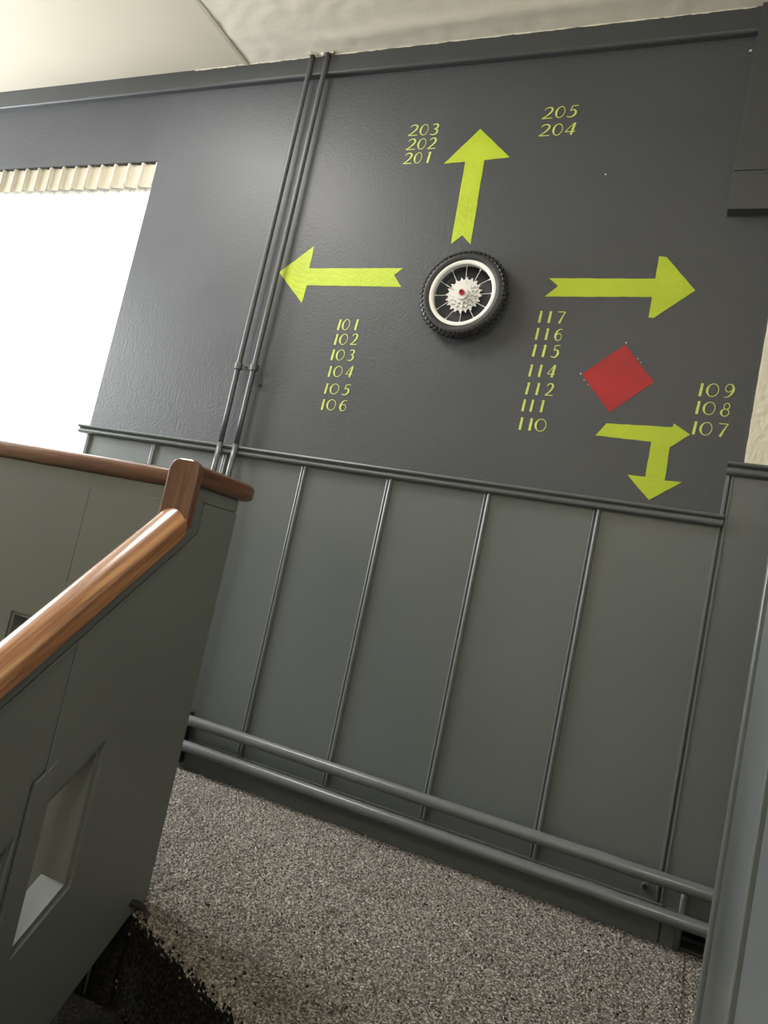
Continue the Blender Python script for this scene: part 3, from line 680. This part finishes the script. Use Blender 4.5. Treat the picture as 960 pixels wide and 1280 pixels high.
NUM = {'101': ((-1.3231, 1.5746), (-1.2421, 1.579), (-1.3226, 1.6144)), '102': ((-1.3229, 1.5209), (-1.2326, 1.5266), (-1.3228, 1.5605)), '103': ((-1.3223, 1.4649), (-1.2311, 1.4691), (-1.3222, 1.5043)), '104': ((-1.3185, 1.4047), (-1.2231, 1.4105), (-1.3193, 1.4439)), '105': ((-1.3186, 1.344), (-1.2201, 1.3472), (-1.3181, 1.3816)), '106': ((-1.3161, 1.2858), (-1.2173, 1.2913), (-1.3181, 1.3244)), '203': ((-1.2174, 2.3013), (-1.1005, 2.3001), (-1.2168, 2.3426)), '202': ((-1.2139, 2.2475), (-1.0986, 2.2473), (-1.213, 2.2885)), '201': ((-1.2125, 2.194), (-1.105, 2.1952), (-1.2126, 2.235)), '205': ((-0.7446, 2.3332), (-0.6304, 2.3346), (-0.7435, 2.3733)), '204': ((-0.7442, 2.272), (-0.6245, 2.2716), (-0.7437, 2.3133)), '117': ((-0.6232, 1.6378), (-0.5407, 1.6386), (-0.6248, 1.6761)), '116': ((-0.6226, 1.582), (-0.5379, 1.5838), (-0.6241, 1.6202)), '115': ((-0.6213, 1.5269), (-0.5375, 1.5294), (-0.6218, 1.5664)), '114': ((-0.6201, 1.4624), (-0.5378, 1.4655), (-0.6207, 1.5017)), '112': ((-0.619, 1.405), (-0.5318, 1.4078), (-0.6195, 1.4436)), '111': ((-0.6195, 1.351), (-0.5498, 1.354), (-0.6202, 1.3894)), '110': ((-0.6173, 1.2923), (-0.5337, 1.294), (-0.619, 1.3319)), '109': ((-0.1269, 1.4443), (-0.0351, 1.4474), (-0.1273, 1.4829)), '108': ((-0.1272, 1.3924), (-0.0371, 1.3933), (-0.1275, 1.4304)), '107': ((-0.1264, 1.333), (-0.0364, 1.3347), (-0.1265, 1.3712))}
COLS = [(['203', '202', '201'], 'of three left of the up arrow'), (['205', '204'], 'of two right of the up arrow'), (['101', '102', '103', '104', '105', '106'], 'of six below the left arrow'),
        (['117', '116', '115', '114', '112', '111', '110'], 'of seven left of the red square'), (['109', '108', '107'], 'of three at the right wall edge')]
ORD = ['first', 'second', 'third', 'fourth', 'fifth', 'sixth', 'seventh']
WHERE = {n: '%s from the top %s' % (ORD[i], t) for l, t in COLS for i, n in enumerate(l)}
for s, (bl, br, tl) in NUM.items():
    bl, br, tl = Vector(bl), Vector(br), Vector(tl); u = br - bl; v = tl - bl
    v = Vector((v.x + .0012, v.y))
    if s[0] == '2': fr = [(0, .33), (.385, .64), (.71, 1)]; place = 'upper left of the up arrow' if s in ('201', '202', '203') else 'upper right of the up arrow'
    elif s[1] == '0': fr = [(-.05, .17), (.22, .56), (.70, 1)]; place = 'in the column below the left arrow' if int(s) < 107 else 'at the right edge of the dark wall'
    else: fr = [(-.06, .20), (.30, .56), (.70, 1)]; place = 'in the column left of the red square'
    root = thing('painted_room_number', 'lime room number %s, %s' % (s, WHERE[s]), 'number', 'room numbers painted on the wall', loc=(bl.x, 0, bl.y))
    for ch, (f0, f1) in zip(s, fr):
        if ch == '1' and f1 == 1: f0, f1 = .74, 1.04
        if ch == '0' and f1 == 1: f0, f1 = .60, 1.0
        link('digit', glyph(ch, u * f0, u * (f1 - f0), v), 'lime_pale', root)

# ------------------------------------------------------------------ bicycle wheel hung on the wall
wx, wz = -0.8725, 1.706
wh = thing('bicycle_wheel', 'small bicycle wheel with black knobbly tyre and white rim hung on the wall', 'wheel', loc=(wx, -.001, wz))
def lathe_y(prof, n=72, bm=None):
    """profile [(radius, y)] closed, turned about the y axis"""
    bm = bm or bmesh.new(); R = []
    for i in range(n):
        a = 2 * PI * i / n; R.append([bm.verts.new((r_ * math.cos(a), y, r_ * math.sin(a))) for r_, y in prof])
    for i in range(n):
        a, b = R[i], R[(i + 1) % n]
        for k in range(len(prof)): bm.faces.new((a[k], a[(k + 1) % len(prof)], b[(k + 1) % len(prof)], b[k]))
    return bm
YW = -.030
tp = [(.1245 + .0205 * math.cos(a), YW + .0215 * math.sin(a)) for a in [2 * PI * i / 20 for i in range(20)]]
ty = link('tyre', lathe_y(tp, 96), 'rubber', wh, smooth=True)
bm = bmesh.new()
for i in range(52):                                    # shoulder and crown knobs
    for row in range(4):
        a = 2 * PI * (i + (.5 if row % 2 else 0)) / 52
        th = [math.radians(t) for t in (-52, -17, 17, 52)][row]
        r0 = .1245 + .0195 * math.cos(th); y0 = YW + .0205 * math.sin(th)
        nr = Vector((math.cos(th), math.sin(th)))      # (radial, y)
        tv = Vector((-math.sin(th), math.cos(th)))
        er, et = Vector((math.cos(a), 0, math.sin(a))), Vector((-math.sin(a), 0, math.cos(a)))
        c = er * r0 + Vector((0, y0, 0)); nn = er * nr.x + Vector((0, nr.y, 0)); t2 = er * tv.x + Vector((0, tv.y, 0))
        vs = []
        for h in (0, .0048):
            for s1, s2 in ((-1, -1), (1, -1), (1, 1), (-1, 1)):
                k = .85 if h else 1
                vs.append(bm.verts.new(c + nn * h + et * (s1 * .0052 * k) + t2 * (s2 * .0050 * k)))
        for f in ((4, 5, 6, 7), (0, 1, 5, 4), (1, 2, 6, 5), (2, 3, 7, 6), (3, 0, 4, 7)): bm.faces.new([vs[q] for q in f])
tk = link('tread_knobs', bm, 'rubber', ty); tk['kind'] = 'stuff'
link('tyre_bead', lathe_y([(.1155, YW - .017), (.112, YW - .0185), (.110, YW - .016), (.112, YW - .010)], 80), 'rubber', ty, smooth=True)
rp = [(.1125, YW - .014), (.1115, YW - .0175), (.108, YW - .0185), (.101, YW - .0175), (.0985, YW - .015), (.0985, YW + .002), (.101, YW + .004), (.108, YW + .006), (.1125, YW + .006)]
rm = link('rim', lathe_y(rp, 96), 'rim', wh, smooth=True); shade_angle(rm, 40)
base = math.radians(4)
for i in range(12):
    a = base + 2 * PI * i / 12; side = -.006 if i % 2 else .010
    b = bmesh.new(); ao = a + math.radians(14 if i % 4 < 2 else -14)
    tube([(.016 * math.cos(ao), YW + side, .016 * math.sin(ao)), (.0985 * math.cos(a), YW - .004, .0985 * math.sin(a))], .0011, 6, b)
    sp = link('spoke', b, 'steel', wh, smooth=True)
    b = bmesh.new(); tube([(.090 * math.cos(a), YW - .0036, .090 * math.sin(a)), (.0985 * math.cos(a), YW - .004, .0985 * math.sin(a))], .0019, 6, b); link('nipple', b, 'steel', sp)
def gear(n, r0, r1, y0, y1, hole):
    P = []
    for i in range(n):
        a = 2 * PI * i / n; d = 2 * PI / n
        for f, r_ in ((-.36, r0), (-.20, r0 + (r1 - r0) * .35), (-.07, r1), (.07, r1), (.20, r0 + (r1 - r0) * .35), (.36, r0)): P.append((r_ * math.cos(a + d * f), r_ * math.sin(a + d * f)))
    Q = [(hole * math.cos(2 * PI * i / 24), hole * math.sin(2 * PI * i / 24)) for i in range(24)]
    return prism([P, Q], y0, y1, 'y')
sp = link('sprocket', gear(20, .0525, .0610, YW + .0005, YW + .0030, .020), 'steel', wh)
link('sprocket_ring', gear(16, .0400, .0470, YW - .0045, YW - .0020, .016), 'steel', sp)
link('sprocket_ring', gear(13, .0300, .0360, YW - .0095, YW - .0070, .014), 'steel', sp)
b = bmesh.new(); tube([(0, YW + .029, 0), (0, YW + .018, 0), (0, YW + .0175, 0), (0, YW - .013, 0), (0, YW - .014, 0), (0, YW - .018, 0)], .01, 24, b, rfun=lambda i: [.021, .021, .014, .014, .021, .021][i])
hb = link('hub', b, 'steel', wh)
b = bmesh.new(); tube([(0, YW - .018, 0), (0, YW - .024, 0)], .0098, 6, b); an = link('axle_nut', b, 'redplastic', hb)
b = bmesh.new(); tube([(0, YW - .020, 0), (0, YW - .031, 0)], .0042, 12, b); link('axle', b, 'dark_metal', hb)

# white crumb on the carpet
b = bmesh.new(); bmesh.ops.create_icosphere(b, subdivisions=1, radius=.003)
for v in b.verts: v.co = Vector((v.co.x * 1.9, v.co.y * .7, v.co.z * .6)) + Vector((-.1435, -.245, .0055))
tag(link('crumb', b, 'white'), 'tiny white crumb lying on the carpet near the lower right', 'crumb')
